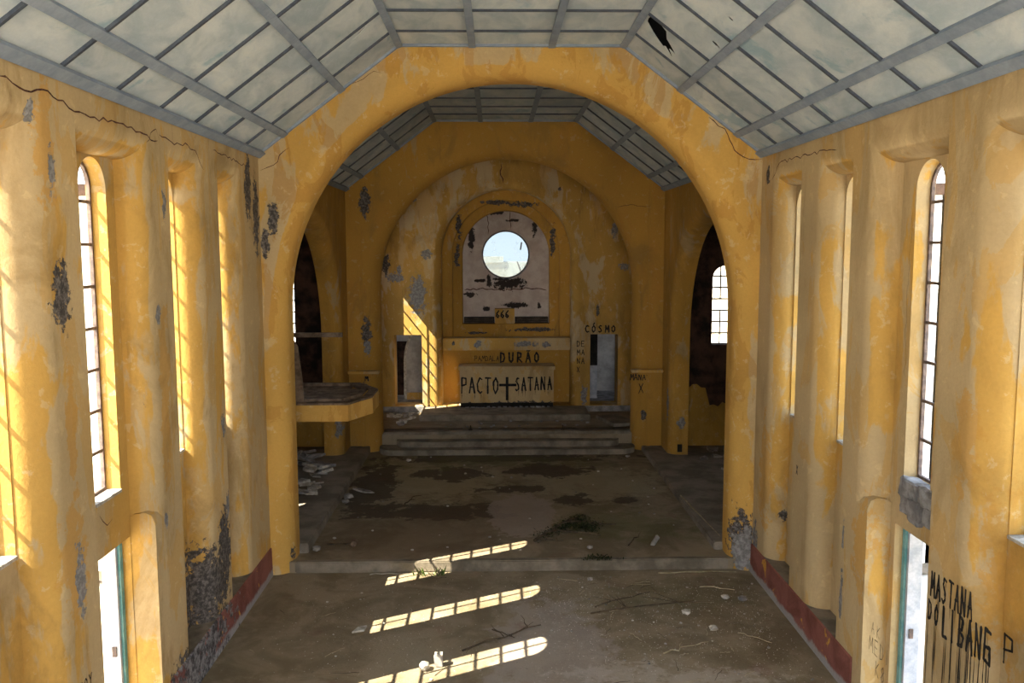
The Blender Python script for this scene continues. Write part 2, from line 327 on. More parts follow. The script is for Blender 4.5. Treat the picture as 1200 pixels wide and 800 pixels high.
# ------------------------------------------------------------ nave side walls
ZS, ZT = 3.04, 6.76        # window sill, crown
YA, YE = -4.4, 15.1
NL = [(6.67,7.97),(8.58,10.38),(10.94,12.2),(12.85,14.0)]
NR = [(7.05,8.3),(8.88,10.78),(11.24,12.5),(13.13,14.5)]
HID = [(4.4,5.7),(2.2,3.5),(0,1.3),(-2.2,-.9)]
WL = [(7.0,7.66),(9.22,9.86),(11.27,11.89),(13.17,13.69)]
WR = [(7.36,7.99),(9.5,10.14),(11.56,12.18),(13.45,14.17)]
DL, DR = (9.22,10.05), (9.45,10.3)
def nave_wall(sg, name, niches, wins, door, mat):
    bm = bmesh.new(); allN = niches+HID; m = side(sg, 4.3)
    holes = []; fil = []
    for i, (a, b) in enumerate(allN):
        holes.append(rect_loop(a, b-.3, .02 if i == 1 else .5, 6.78, far_only=True)); fil.append(.3)
    plate(bm, rect(YA, YE+.02, 0, 7.5), holes, m, .3, fil)
    hw = [arch_loop((a+b)/2, (b-a)/2, ZT-(b-a)/2, ZS, 20) for a, b in wins]+[arch_loop((a+b)/2, .33, ZT-.33, ZS, 16) for a, b in HID]
    hw.append(rect_loop(door[0], door[1], .02, 2.42))
    plate(bm, rect(YA, YE+.6, 0, 7.5), hw, side(sg, 4.6), .22)
    o = struct(obj(name, bm, mat, smooth=35)); return o
wl_ = nave_wall(-1, 'wall_left', NL, WL, DL, M_WL)
wr_ = nave_wall(1, 'wall_right', NR, WR, DR, M_WR)
# straight lower jambs beside the doors, with a rounded shoulder
for sg, dy, ye, par, m in ((-1, 10.06, 10.40, wl_, M_WL), (1, 10.42, 10.8, wr_, M_WR)):
    bm = bmesh.new(); pr = [(4.62, 0.01), (4.62, 2.62), (4.55, 2.68), (4.42, 2.70), (4.34, 2.66), (4.302, 2.56), (4.302, .01)]
    prism(bm, [(x*sg, z) for x, z in pr], lambda u, v, d: Vector((u, d, v)), dy, ye)
    obj('door_jamb', bm, m, par, smooth=50)
# plinth
def baseboard(name, sg, niches):
    bm = bmesh.new(); segs = []; y = YA
    a, b = niches[1]
    for y0, y1 in ((YA, a+.05), (b-.1, 15.08)):
        poly = [(sg*4.297, 0), (sg*4.262, 0), (sg*4.268, .08), (sg*4.275, .50), (sg*4.297, .515)]
        prism(bm, poly, lambda u, v, d: Vector((u, d, v)), y0, y1)
    return struct(obj(name, bm, M_RED))
baseboard('baseboard_left', -1, NL); baseboard('baseboard_right', 1, NR)
for sg, N, nm in ((-1, NL, wl_), (1, NR, wr_)):
    for i in (0, 2, 3):
        bobj('niche_ledge', (min(sg*4.296, sg*4.59), max(sg*4.296, sg*4.59), N[i][0]+.02, N[i][1]-.02, .46, .506), M_STONE, nm)
# ------------------------------------------------------------ windows
def window(idx, m, u0, u1, vb, vt, dep, rows=8, cols=2, vent=(2,), mat=M_FRAME, broken=(), square=False, mw=.018):
    e = struct(empty('window_%d' % idx)); cu = (u0+u1)/2; a = (u1-u0)/2; vc = vt-a; fwd = .035
    if square: vc = vt
    top = (lambda u: vt) if square else (lambda u: vc+sqrt(max(0, a*a-(u-cu)**2)))
    bm = bmesh.new(); h = rect_loop(u0+fwd, u1-fwd, vb+fwd, vt-fwd) if square else arch_loop(cu, a-fwd, vc, vb+fwd, 20); plate(bm, rect(u0, u1, vb, vt) if square else arch_loop(cu, a, vc, vb, 20)(0), [h], lambda u, v, d: m(u, v, dep+d), .04)
    obj('frame', bm, mat, e)
    hh = (vt-vb)/rows; cw = (u1-u0)/cols
    for r in range(1, rows):
        v = vb+hh*r; w = a-.02 if v < vc else sqrt(max(.001, a*a-(v-vc)**2))-.01
        bm = bmesh.new(); prism(bm, rect(cu-w, cu+w, v-mw, v+mw), m, dep+.004, dep+.03); obj('muntin', bm, mat, e)
    for c in range(1, cols):
        u = u0+cw*c; runs = []; s = 0
        for r in range(rows+1):
            if r == rows or r in vent:
                if r > s: runs.append((s, r))
                s = r+1
        for s0, s1 in runs:
            bm = bmesh.new(); prism(bm, rect(u-mw*.85, u+mw*.85, vb+hh*s0, min(vb+hh*s1, top(u)-.02)), m, dep+.008, dep+.026); obj('mullion', bm, mat, e)
    for r in range(rows):
        cc = [(u0, u1)] if r in vent else [(u0+cw*c, u0+cw*(c+1)) for c in range(cols)]
        for k, (a0, a1) in enumerate(cc):
            if (r, k) in broken: continue
            v0, v1 = vb+hh*r, vb+hh*(r+1); P = []
            for j in range(7):
                u = a0+(a1-a0)*j/6; P.append((u, max(v0+.002, min(v1, top(u)))))
            if max(q[1] for q in P) < v0+.02: continue
            bm = bmesh.new()
            f = [bm.verts.new(m(a0, v0, dep+.018)), bm.verts.new(m(a1, v0, dep+.018))]+[bm.verts.new(m(u, v, dep+.018)) for u, v in P[::-1]]
            bm.faces.new(f); obj('pane', bm, M_GL, e)
    return e
n = 0
for sg, ws in ((-1, WL), (1, WR)):
    for i, (a, b) in enumerate(ws):
        n += 1; window(n, side(sg, 4.6), a, b, ZS, ZT, .16, broken=((5, 1), (3, 0)) if i == 2 else ((0, 1),) if i == 1 else ())
# lower doors: frames and door leaf edges
def side_door(idx, sg, d):
    e = struct(empty('door_%d' % idx)); m = side(sg, 4.6)
    for u in (d[0], d[1]-.07):
        bm = bmesh.new(); prism(bm, rect(u, u+.07, 0.02, 2.40), m, .10, .17); obj('frame_post', bm, M_TEAL, e)
    bm = bmesh.new(); prism(bm, rect(d[0], d[1], 2.35, 2.42), m, .10, .17); obj('frame_head', bm, M_TEAL, e)
    bm = bmesh.new(); prism(bm, rect(d[1]-.12, d[1]-.07, 0.03, 2.34), m, .13, .30); leaf = obj('door_leaf', bm, M_GREYFR, e)
    xs = sorted((sg*4.83, sg*6.2)); bobj('door_hood', (xs[0], xs[1], d[0]-2.2, d[1]+.3, 2.46, 2.58), M_OUT, e)  # unseen slab added outside to keep sun off the door jamb
    bm = bmesh.new(); prism(bm, rect(d[1]-.135, d[1]-.12, 1.0, 1.12), m, .17, .22); obj('latch', bm, M_FRAME, leaf)
side_door(1, -1, DL); side_door(2, 1, DR)
# broken masonry below the right window
e = wr_
for (y0, y1, z0, z1, dx) in ((9.36,9.7,2.84,3.06,.05),(9.7,10.02,2.86,3.07,.08),(9.98,10.17,2.8,3.05,.04),(9.36,9.62,2.6,2.86,.02),(9.62,9.9,2.58,2.85,.06),(9.9,10.14,2.62,2.84,.03)):
    bm = bmesh.new(); box(bm, 4.6-dx, 4.72, y0, y1, z0, z1, .012)
    bmesh.ops.bevel(bm, geom=bm.edges[:], offset=.02, segments=1, affect='EDGES')
    bmesh.ops.subdivide_edges(bm, edges=bm.edges[:], cuts=2, use_grid_fill=True)
    for v in bm.verts: v.co += Vector((random.uniform(-.012, .012), random.uniform(-.006, .006), random.uniform(-.012, .012)))
    obj('stone', bm, M_CEM, e)
for sg, ws, par in ((-1, WL, wl_), (1, WR, wr_)):
    for i, (a, b) in enumerate(ws):
        if sg == 1 and i == 1: continue
        bobj('window_sill', (min(sg*4.585, sg*4.75), max(sg*4.585, sg*4.75), a, b, ZS-.03, ZS+.004), M_PEB, par)

# ------------------------------------------------------------ chancel arch, chancel, apse
def cwall(name, Y, th, x0, x1, z0, z1, holes, fil, mat, sm=35):
    bm = bmesh.new(); plate(bm, rect(x0, x1, z0, z1), holes, cross(Y), th, fil); return struct(obj(name, bm, mat, smooth=sm))
w_arch = cwall('wall_chancel_arch', 15.1, .6, -4.62, 4.62, -.3, 9.7, [arch_loop(0, 3.92, 4.73, -.15, 72)], [.36], M_SAT)
for sg, nm in ((-1, 'wall_chancel_left'), (1, 'wall_chancel_right')):
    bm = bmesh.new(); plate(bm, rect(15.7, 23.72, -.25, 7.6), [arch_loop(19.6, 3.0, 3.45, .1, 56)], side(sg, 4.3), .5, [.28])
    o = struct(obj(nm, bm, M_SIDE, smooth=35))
    if sg < 0: wcl = o
    else: wcr = o
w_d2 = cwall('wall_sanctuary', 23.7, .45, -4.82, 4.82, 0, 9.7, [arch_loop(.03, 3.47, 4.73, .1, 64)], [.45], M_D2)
# recess behind: side walls and barrel vault
RW = (25.60, 26.48, 2.60, 6.12)
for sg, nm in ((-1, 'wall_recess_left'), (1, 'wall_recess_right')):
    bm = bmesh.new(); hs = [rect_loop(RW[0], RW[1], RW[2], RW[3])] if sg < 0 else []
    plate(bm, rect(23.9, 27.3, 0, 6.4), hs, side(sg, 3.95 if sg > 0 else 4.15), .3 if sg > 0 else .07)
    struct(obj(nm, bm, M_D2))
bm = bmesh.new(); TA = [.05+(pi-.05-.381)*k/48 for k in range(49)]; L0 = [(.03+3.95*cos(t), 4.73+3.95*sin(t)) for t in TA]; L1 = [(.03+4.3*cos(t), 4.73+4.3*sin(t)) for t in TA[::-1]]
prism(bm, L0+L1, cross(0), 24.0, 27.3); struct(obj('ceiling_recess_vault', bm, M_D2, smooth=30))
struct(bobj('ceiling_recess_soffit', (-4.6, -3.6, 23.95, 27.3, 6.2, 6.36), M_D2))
window(9, side(-1, 4.15), RW[0], RW[1], RW[2], RW[3], .02, rows=8, cols=2, vent=(), square=True)
DLx, DRx = (-3.44, -2.58), (2.67, 3.54)
CX = .06
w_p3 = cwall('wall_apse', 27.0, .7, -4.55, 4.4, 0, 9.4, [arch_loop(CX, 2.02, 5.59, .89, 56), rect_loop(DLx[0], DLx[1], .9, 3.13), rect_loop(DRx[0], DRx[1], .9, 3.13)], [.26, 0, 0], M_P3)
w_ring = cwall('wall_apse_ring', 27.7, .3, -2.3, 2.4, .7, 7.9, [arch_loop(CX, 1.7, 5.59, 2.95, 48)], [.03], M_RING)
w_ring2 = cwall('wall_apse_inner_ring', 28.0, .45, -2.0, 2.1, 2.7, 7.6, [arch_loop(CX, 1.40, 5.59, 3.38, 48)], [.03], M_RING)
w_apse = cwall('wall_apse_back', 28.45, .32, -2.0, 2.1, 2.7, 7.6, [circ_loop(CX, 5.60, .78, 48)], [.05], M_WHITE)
# oculus
e = struct(empty('window_10')); bm = bmesh.new(); plate(bm, circ_loop(CX, 5.6, .79)(0), [circ_loop(CX, 5.6, .735)], cross(28.58), .06); obj('frame', bm, M_FRAME, e)
bm = bmesh.new(); bm.faces.new([bm.verts.new((u, 28.61, v)) for u, v in circ_loop(CX, 5.6, .745)(0)]); obj('pane', bm, M_OGL, e)
bm = bmesh.new(); tube(bm, [(CX+.52, 28.6, 6.0), (CX+.48, 28.6, 5.75)], .022); obj('broken_bar', bm, M_FRAME, e)
# cornice shelf, retable, tabernacle base, dark slots
o = bobj('trim_1', (CX-2.0, CX+2.0, 27.15, 27.75, 2.62, 3.0), M_SHELF, bev=.015); struct(o)
t = tag(bobj('tabernacle_block', (CX-.36, CX+.27, 28.05, 28.5, 3.36, 3.86), M_SHELF, bev=.01), 'small square plaster block painted 666 standing below the round window', 'pedestal')
bm = bmesh.new(); box(bm, CX-.04, CX+.0, 28.40, 28.46, 3.86, 4.62); obj('rear_post', bm, M_WHITE, t)
for s0, s1 in ((-1.36, -.38), (.29, 1.36)):
    k = tag(empty('planter_slot', (CX+(s0+s1)/2, 28.2, 3.38)), 'black recessed trough to the %s of the 666 block' % ('left' if s0 < 0 else 'right'), 'trough')
    w = (s1-s0)/2
    bobj('trough', (-w, w, .02, .26, 0, .20), M_DARK, k)  # solid dark box stands for the shade inside the gap
    for q in range(3): bobj('bar', (-w+.02, w-.02, .0, .015, .04+q*.06, .055+q*.06), M_WOOD, k)
# altar and its slab
o = bobj('trim_2', (-2.55, 2.52, 25.5, 28.1, .70, .88), M_STONE, bev=.02); struct(o)
al = tag(empty('altar', (CX, 26.75, .88)), 'ochre box altar painted PACTO SATANA around a black cross', 'altar')
bobj('body', (-1.46, 1.46, .04, .8, .14, 1.2), M_ALTAR, al, .012)
bobj('base', (-1.44, 1.44, .07, .78, 0, .15), M_DARK, al)
bobj('table_top', (-1.50, 1.50, 0, .84, 1.17, 1.28), M_ALTAR, al, .015)
for k in range(16):
    x = -1.3+k*.17; bm = bmesh.new(); box(bm, x, x+random.uniform(.05, .14), -.06, .03, 0, random.uniform(.01, .04), .01); obj('fallen_plaster', bm, M_CEM, al)

# floors and steps
bm = bmesh.new(); box(bm, -5, 5, YA, 15.25, -.3, 0); struct(obj('floor', bm, M_FLOOR))
bm = bmesh.new()
nx = 60
for i in range(nx):   # slightly chipped edge of the chancel step
    pass
box(bm, -4.0, 4.0, 15.2, 23.9, -.3, .2)
struct(obj('floor_chancel', bm, M_FL2))
bobj('trim_3', (-3.9, 3.9, 15.17, 15.32, .0, .205), M_STONE, bev=.02)['kind'] = 'structure'
for sg, zt in ((-1, .38), (1, .34)):
    struct(bobj('floor_chapel_%s' % ('left' if sg < 0 else 'right'), (min(sg*3.76, sg*8), max(sg*3.76, sg*8), 15.66, 23.9, -.3, zt), M_KERB, bev=.02))
def round_step(name, x0, x1, y0, y1, z0, z1, r, mat):
    P = [(x0, y1), (x0, y0+r)]+[(x0+r-r*cos(pi/2*k/8), y0+r-r*sin(pi/2*k/8)) for k in range(1, 9)]+[(x1-r+r*sin(pi/2*k/8), y0+r-r*cos(pi/2*k/8)) for k in range(0, 9)]+[(x1, y1)]
    bm = bmesh.new(); prism(bm, P, lambda u, v, d: Vector((u, v, d)), z0, z1)
    bmesh.ops.bevel(bm, geom=[ed for ed in bm.edges if all(abs(v.co.z-z1) < 1e-4 for v in ed.verts) and len(ed.link_faces) == 2 and abs(ed.link_faces[0].normal.z-ed.link_faces[1].normal.z) > .5], offset=.015, segments=2, affect='EDGES') if 0 else None
    return struct(obj(name, bm, mat))
round_step('trim_4', -3.50, 3.56, 23.28, 24.3, .15, .345, .45, M_STONE)
round_step('trim_5', -3.05, 3.15, 23.62, 24.3, .34, .50, .35, M_STONE)
struct(bobj('floor_sanctuary', (-4.5, 4.2, 24.0, 28.4, -.2, .64), M_FL2))
struct(bobj('trim_6', (-3.44, 3.50, 23.97, 24.5, .62, .70), M_STONE, bev=.02))
struct(bobj('floor_sanctuary_top', (-4.5, 4.2, 24.3, 28.4, .60, .70), M_FL2))
for sg in (-1, 1):
    struct(bobj('floor_sacristy_%s' % ('left' if sg < 0 else 'right'), (min(sg*2.2, sg*6), max(sg*2.2, sg*6), 26.95, 30.2, .5, .88), M_CEM))
# chapels
for sg, nm in ((-1, 'left'), (1, 'right')):
    m_ = side(sg, 7.6)
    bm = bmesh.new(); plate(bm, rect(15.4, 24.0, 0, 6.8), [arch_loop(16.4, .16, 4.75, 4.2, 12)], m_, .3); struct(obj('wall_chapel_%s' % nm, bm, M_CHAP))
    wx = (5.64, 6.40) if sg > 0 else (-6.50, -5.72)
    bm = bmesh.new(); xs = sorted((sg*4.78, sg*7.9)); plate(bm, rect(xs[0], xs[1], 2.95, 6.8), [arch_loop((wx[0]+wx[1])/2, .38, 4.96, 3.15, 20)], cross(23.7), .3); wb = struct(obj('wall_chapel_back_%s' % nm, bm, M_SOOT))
    bm = bmesh.new(); pts = [(xs[0], 0), (xs[1], 0)]
    q = 26; pts += [(xs[1]-(xs[1]-xs[0])*k/q, (2.0 if sg > 0 else 1.2)+random.uniform(-.12, .12)-(.5 if sg > 0 and 14 < k < 20 else 0)) for k in range(q+1)]
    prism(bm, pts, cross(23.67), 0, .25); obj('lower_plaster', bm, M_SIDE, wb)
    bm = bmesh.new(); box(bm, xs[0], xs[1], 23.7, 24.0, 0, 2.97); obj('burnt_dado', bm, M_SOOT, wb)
    window(11 if sg < 0 else 12, cross(23.7), wx[0], wx[1], 3.15, 5.34, .12, rows=7, cols=3, vent=(3,), mw=.022)
    struct(bobj('wall_chapel_front_%s' % nm, (xs[0], xs[1], 15.4, 15.7, 0, 6.8), M_OUT))
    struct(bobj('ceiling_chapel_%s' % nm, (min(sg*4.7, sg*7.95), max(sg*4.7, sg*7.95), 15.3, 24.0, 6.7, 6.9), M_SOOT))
# sacristies seen through the two low doors
for sg, nm in ((-1, 'left'), (1, 'right')):
    xs = sorted((sg*2.2, sg*5.6))
    struct(bobj('wall_sacristy_back_%s' % nm, (xs[0], xs[1], 29.9, 30.1, .5, 4.2), M_SACR))
    bm = bmesh.new(); plate(bm, rect(27.3, 30.1, .5, 4.2), [rect_loop(28.9, 29.5, 2.6, 3.6)], side(sg, 5.5), .2); struct(obj('wall_sacristy_side_%s' % nm, bm, M_SACR))
    struct(bobj('wall_sacristy_inner_%s' % nm, (min(sg*2.2, sg*2.4), max(sg*2.2, sg*2.4), 27.65, 30.1, .5, 4.2), M_SACR))
    struct(bobj('wall_sacristy_front_%s' % nm, (min(sg*4.56, sg*5.7), max(sg*4.56, sg*5.7), 27.3, 27.6, .5, 4.2), M_SACR))
    struct(bobj('ceiling_sacristy_%s' % nm, (xs[0], xs[1]+.0, 27.3, 30.2, 4.1, 4.3), M_SACR))
st = tag(empty('spiral_stair_wall', (-3.0, 28.4, .88)), 'white curved stair parapet seen through the left doorway', 'stair')
bm = bmesh.new(); P = [(.45, 0), (-.22, 0), (-.22, 1.2)]+[(-.22+.60*(1-cos(pi/2*k/10)), 1.2+1.15*sin(pi/2*k/10)) for k in range(1, 11)]+[(.45, 2.35)]
prism(bm, P, cross(0), 0, .12); obj('parapet', bm, M_SACR, st, smooth=30)
bm = bmesh.new(); Q = [(-.30, 0), (-.22, 0), (-.22, 1.2)]+[(-.22+.60*(1-cos(pi/2*k/10)), 1.2+1.15*sin(pi/2*k/10)) for k in range(1, 11)]
Q = Q+[(u-.07, v+.03) for u, v in Q[:1:-1]]
prism(bm, Q, cross(0), -.06, .12); obj('coping', bm, M_PEB, st, smooth=30)
bobj('plinth', (-.2, .35, -.1, .0, 0, .22), M_SHELF, st)
struct(bobj('trim_7', (-3.6, -2.45, 29.2, 29.3, .88, 2.7), M_SOOT))  # dark panel added behind the parapet so the doorway reads dark
t = tag(empty('hatch', (3.10, 28.3, .88)), 'dark narrow hatch in the white room behind the right doorway', 'hatch')
bobj('hatch_panel', (-.28, -.05, .0, .06, 1.1, 2.3), M_DARK, t); bobj('partition', (-.6, -.05, .06, .12, 0, 2.3), M_GREYFR, t)

# small shelves either side of the sanctuary arch
for x0, x1, nm in ((-4.29, -3.45, 'left'), (3.42, 4.29, 'right')):
    k = tag(empty('wall_shelf', ((x0+x1)/2, 23.7, 2.42)), 'narrow plaster shelf on the pier %s of the altar steps' % nm, 'shelf'); w = (x1-x0)/2
    bobj('slab', (-w, w, -.26, 0, 0, .075), M_SHELF, k, .01)
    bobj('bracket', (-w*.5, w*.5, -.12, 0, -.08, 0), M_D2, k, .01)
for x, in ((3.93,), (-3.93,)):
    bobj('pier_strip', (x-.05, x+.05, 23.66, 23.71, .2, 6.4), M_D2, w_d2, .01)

# ------------------------------------------------------------ pulpit balcony
pu = tag(empty('pulpit', (-4.3, 17.0, 2.42)), 'ochre balcony pulpit with canted corner and wooden deck, left arch', 'pulpit')
P = [(-.5, -.1), (1.12, -.1), (1.48, .75), (1.48, 1.7), (.95, 2.6), (-.5, 2.6)]
up_ = lambda u, v, d: Vector((u, v, d))
bm = bmesh.new(); prism(bm, P, up_, 0, .32); obj('slab', bm, M_SAT, pu)
def inset(P, s, c=(.3, 1.25)): return [(c[0]+(u-c[0])*s, c[1]+(v-c[1])*s) for u, v in P]
bm = bmesh.new()
for (s1, z0, z1) in ((.99, .32, .36),): plate(bm, inset(P, s1), [lambda o: inset(P, .84)], lambda u, v, d: Vector((u, v, z1-d)), z1-z0)
obj('wooden_rim', bm, M_WOOD, pu)
for k in range(9):
    y = .18+k*.24; xr = 1.2 if .7 < y < 1.7 else 1.0 if y < .7 else .85
    bobj('deck_board', (-.45, xr, y, y+.225, .321, .338), M_WOOD, pu)
bm = bmesh.new(); plate(bm, inset(P, .80), [lambda o: inset(P, .72)], lambda u, v, d: Vector((u, v, .40-d)), .06); obj('inner_curb', bm, M_WOOD, pu)
bm = bmesh.new(); box(bm, -.5, .58, 2.50, 2.58, 1.40, 1.50); obj('rail', bm, M_WOOD, pu)
bm = bmesh.new(); prism(bm, [(-.02, .34), (.22, .34), (.20, .7), (.12, 1.45), (.02, 1.62), (-.02, 1.62)], cross(0), .1, .17); post = obj('post', bm, M_WOOD, pu, smooth=30)
bm = bmesh.new(); tube(bm, [(0, .13, 1.50), (0, .13, 1.58), (.02, .13, 1.6)], .06, 8); obj('post_cap', bm, M_WOOD, post)

# ------------------------------------------------------------ ceiling
ceil = struct(empty('ceiling'))
XR, ZC, ZR = 1.89, 7.38, 9.18
sl = (ZR-ZC)/(4.3-XR)
prof = [(-4.3, ZC), (-3.85, ZC+.45*sl), (-2.87, ZC+1.43*sl), (-XR, ZR), (-.66, ZR), (.68, ZR), (XR, ZR), (2.87, ZC+1.43*sl), (3.85, ZC+.45*sl), (4.3, ZC)]
SP = 1.18
def ydivs(y0, y1, last): 
    out = [y1]; y = last
    while y > y0: out.append(y); y -= SP
    out.append(y0); return out[::-1]
def slope_frame(p, q):
    a = Vector((p[0], 0, p[1])); b = Vector((q[0], 0, q[1])); u = (b-a).normalized(); nrm = Vector((0, 1, 0)).cross(u)
    if nrm.z > 0: nrm = -nrm
    return a, b, u, nrm
holes_px = {}
def panel(p, q, y0, y1, hole=None, cache={}):
    a, b, u, nr = slope_frame(p, q); w = (b-a).length; hy = (y1-y0)
    key = (round(p[0], 3), round(hy, 3)) if not hole else None
    mid = (a+b)/2+Vector((0, (y0+y1)/2, 0))
    if key in cache:
        o = bpy.data.objects.new('ceiling_panel', cache[key]); COL.objects.link(o)
    else:
        bm = bmesh.new(); m = lambda s, t, d: u*s+Vector((0, t, 0))-nr*d
        plate(bm, rect(-w/2, w/2, -hy/2, hy/2), [lambda o_: [(s-0, t) for s, t in hole]] if hole else [], m, .012)
        o = obj('ceiling_panel', bm, M_PAN)
        if key: cache[key] = o.data
    o.location = mid-nr*random.uniform(.0, .012); o.parent = ceil
    o.rotation_euler = (random.uniform(-.004, .004), random.uniform(-.004, .004), 0)
HOLES = {}
def raylist(col, row_y, pts): HOLES[(col, row_y)] = pts
def beam(name, a, b, nr, w, dpt, mat, drop=0, kids=ceil):
    a = Vector(a); b = Vector(b); t = (b-a).normalized(); s = t.cross(nr).normalized(); bm = bmesh.new()
    vs = []
    for P_ in (a, b):
        for i, j in ((-1, 0), (1, 0), (1, 1), (-1, 1)): vs.append(bm.verts.new(P_+s*i*w/2+nr*(drop+j*dpt-.005)))
    for f in ((0,1,2,3),(4,7,6,5),(0,4,5,1),(1,5,6,2),(2,6,7,3),(3,7,4,0)): bm.faces.new([vs[i] for i in f])
    return obj(name, bm, mat, kids)
def build_ceiling(y0, y1, last, vis, holes={}):
    ys = ydivs(y0, y1, last)
    for c in range(9):
        p, q = prof[c], prof[c+1]; a, b, u, nr = slope_frame(p, q)
        hid = [y for y in ys if y <= vis]
        if len(hid) > 1:
            bm = bmesh.new(); m = lambda s, t, d: a+u*s+Vector((0, t, 0))-nr*d
            plate(bm, rect(0, (b-a).length, hid[0], hid[-1]), [], m, .012); o = obj('rear_boards', bm, M_PAN, ceil); o['kind'] = 'stuff'
        for i in range(len(ys)-1):
            if ys[i] >= vis-.01: panel(p, q, ys[i], ys[i+1], holes.get((c, i)))
        for y in ys[1:-1]:
            if y > vis-.01: beam('batten', (a.x, y, a.z), (b.x, y, b.z), nr, .042, .03, M_BAT)
        for y in (y0+.03, y1-.03): beam('edge_lath', (a.x, y, a.z), (b.x, y, b.z), nr, .07, .04, M_RIB)
    for k in range(1, 9):
        x, z = prof[k]; _, _, _, n0 = slope_frame(prof[k-1], prof[k]); _, _, _, n1 = slope_frame(prof[k], prof[k+1]); nr = (n0+n1).normalized()
        beam('rib', (x, y0, z), (x, y1, z), nr, .115, .055, M_RIB)
    for sg in (-1, 1):
        beam('cornice', (sg*4.25, y0, ZC+.01), (sg*4.25, y1, ZC+.01), Vector((-sg*.6, 0, -.8)).normalized(), .13, .06, M_RIB)
        0 and beam('cornice_fillet', (sg*4.16, y0, ZC+.10), (sg*4.16, y1, ZC+.10), Vector((-sg*.6, 0, -.8)).normalized(), .035, .05, M_BAT)
    return ys
def jag(n, cx, cy, rx, ry, rot, amp=.35):
    P = []
    for k in range(n):
        t = 2*pi*k/n; r = 1+random.uniform(-amp, amp); x, y = rx*r*cos(t), ry*r*sin(t); P.append((cx+x*cos(rot)-y*sin(rot), cy+x*sin(rot)+y*cos(rot)))
    return P
NAVE_HOLES = 'NH'
ys_n = ydivs(YA, 15.1, 14.11)
def rowof(ys, y):
    for i in range(len(ys)-1):
        if ys[i] <= y < ys[i+1]: return i
hl = {}
# torn and broken boards (distance across the board, distance along the nave)
hl[(6, rowof(ys_n, 13.5))] = jag(16, -.20, -.08, .52, .15, 1.0, .35)
hl[(6, rowof(ys_n, 12.3))] = jag(10, .45, -.1, .10, .04, .5)
hl[(6, rowof(ys_n, 11.1))] = jag(8, .35, .0, .05, .03, .5)
hl[(2, rowof(ys_n, 13.5))] = jag(10, .18, -.35, .13, .035, -.4, .5)
hl[(1, rowof(ys_n, 13.5))] = jag(8, .42, -.38, .07, .03, .2, .5)
build_ceiling(YA, 15.1, 14.11, 4.5, hl)
build_ceiling(15.7, 23.7, 22.55, 15.0)
# roof over everything, leaving a dark loft
bm = bmesh.new(); RP = [(-5.1, 7.4), (-5.1, 7.75), (-2.2, 9.95), (2.2, 9.95), (5.1, 7.75), (5.1, 7.4)]; RQ = [(x*1.04, z+.15) for x, z in RP][::-1]
prism(bm, RP+RQ, cross(0), YA-.2, 28.0); struct(obj('ceiling_roof', bm, M_ROOFM))
bm = bmesh.new(); prism(bm, [(-4.4, 7.42), (-1.9, 9.26), (1.9, 9.26), (4.4, 7.42), (4.6, 7.95), (2.1, 9.85), (-2.1, 9.85), (-4.6, 7.95)], cross(0), 15.0, 15.08); struct(obj('ceiling_loft_bulkhead', bm, M_ROOFM))  # dark sheet added so the torn boards open onto black
# unseen west wall behind the camera, opening added to let daylight in
bm = bmesh.new(); plate(bm, rect(-5, 5, 0, 10), [rect_loop(-3.7, 3.7, 1.5, 8.3)], cross(YA-.3), .3); struct(obj('wall_west', bm, M_WL))

# ------------------------------------------------------------ cracks
def ribbon(bm, pts, w, m, d=-.004, taper=True):
    n = len(pts)
    for i in range(n-1):
        a, b = Vector(pts[i]), Vector(pts[i+1]); t = b-a
        if t.length < 1e-5: continue
        s = Vector((-t.y, t.x)).normalized()
        w0 = w*random.uniform(.7, 1.25); w1 = w*random.uniform(.7, 1.25)
        if taper and i == 0: w0 *= .2
        if taper and i == n-2: w1 *= .2
        q = [a+s*w0/2, a-s*w0/2, b-s*w1/2, b+s*w1/2]
        bm.faces.new([bm.verts.new(m(x, y, d-.0006*(i % 3))) for x, y in q])
def jagline(P, step=.09, amp=.03):
    out = [P[0]]
    for a, b in zip(P[:-1], P[1:]):
        a2, b2 = Vector(a), Vector(b); n = max(1, int((b2-a2).length/step)); s = Vector((-(b2-a2).y, (b2-a2).x)).normalized()
        for k in range(1, n+1): out.append(tuple(a2.lerp(b2, k/n)+s*random.uniform(-amp, amp)))
    return out
def crack(P, m, par, w=.016, amp=.03):
    bm = bmesh.new(); ribbon(bm, jagline(P, .09, amp), w, m); obj('crack', bm, M_CRACK, par)
mL, mR = side(-1, 4.3), side(1, 4.3)
crack([(7.32,7.17),(7.8,7.13),(8.0,7.18),(8.36,7.12),(8.8,7.1),(9.3,7.09),(9.78,7.11),(10.12,7.09),(10.64,7.04)], mL, wl_)
crack([(10.69,7.14),(10.98,7.09),(11.58,7.12),(11.95,7.1),(12.25,6.85)], mL, wl_, .014)
crack([(12.7,7.18),(13.49,7.14),(14.3,7.11)], mL, wl_, .014)
crack([(10.3,7.0),(10.6,7.2),(10.7,7.1)], mL, wl_, .01)
crack([(14.55,6.9),(14.2,7.14),(13.4,7.14),(12.8,7.13),(11.8,7.1)], mR, wr_, .013)
crack([(10.2,6.2),(10.25,5.0),(10.22,4.2)], side(1, 4.601), wr_, .005)
crack([(9.3,2.9),(9.45,2.72),(9.6,2.8)], side(-1, 4.6), wl_, .012)
mA = cross(15.1)
crack([(-4.28,7.10),(-4.03,7.18),(-3.8,7.5)], mA, w_arch, .012); crack([(3.36,8.0),(3.62,7.78),(3.76,7.52),(3.97,7.34),(4.28,7.26)], mA, w_arch, .016)
crack([(-3.0,8.35),(-2.6,8.6),(-2.2,8.75)], mA, w_arch, .008, .04)
crack([(-.1,8.36),(-.1,8.02),(-.03,7.78)], cross(27.0), w_p3, .03)
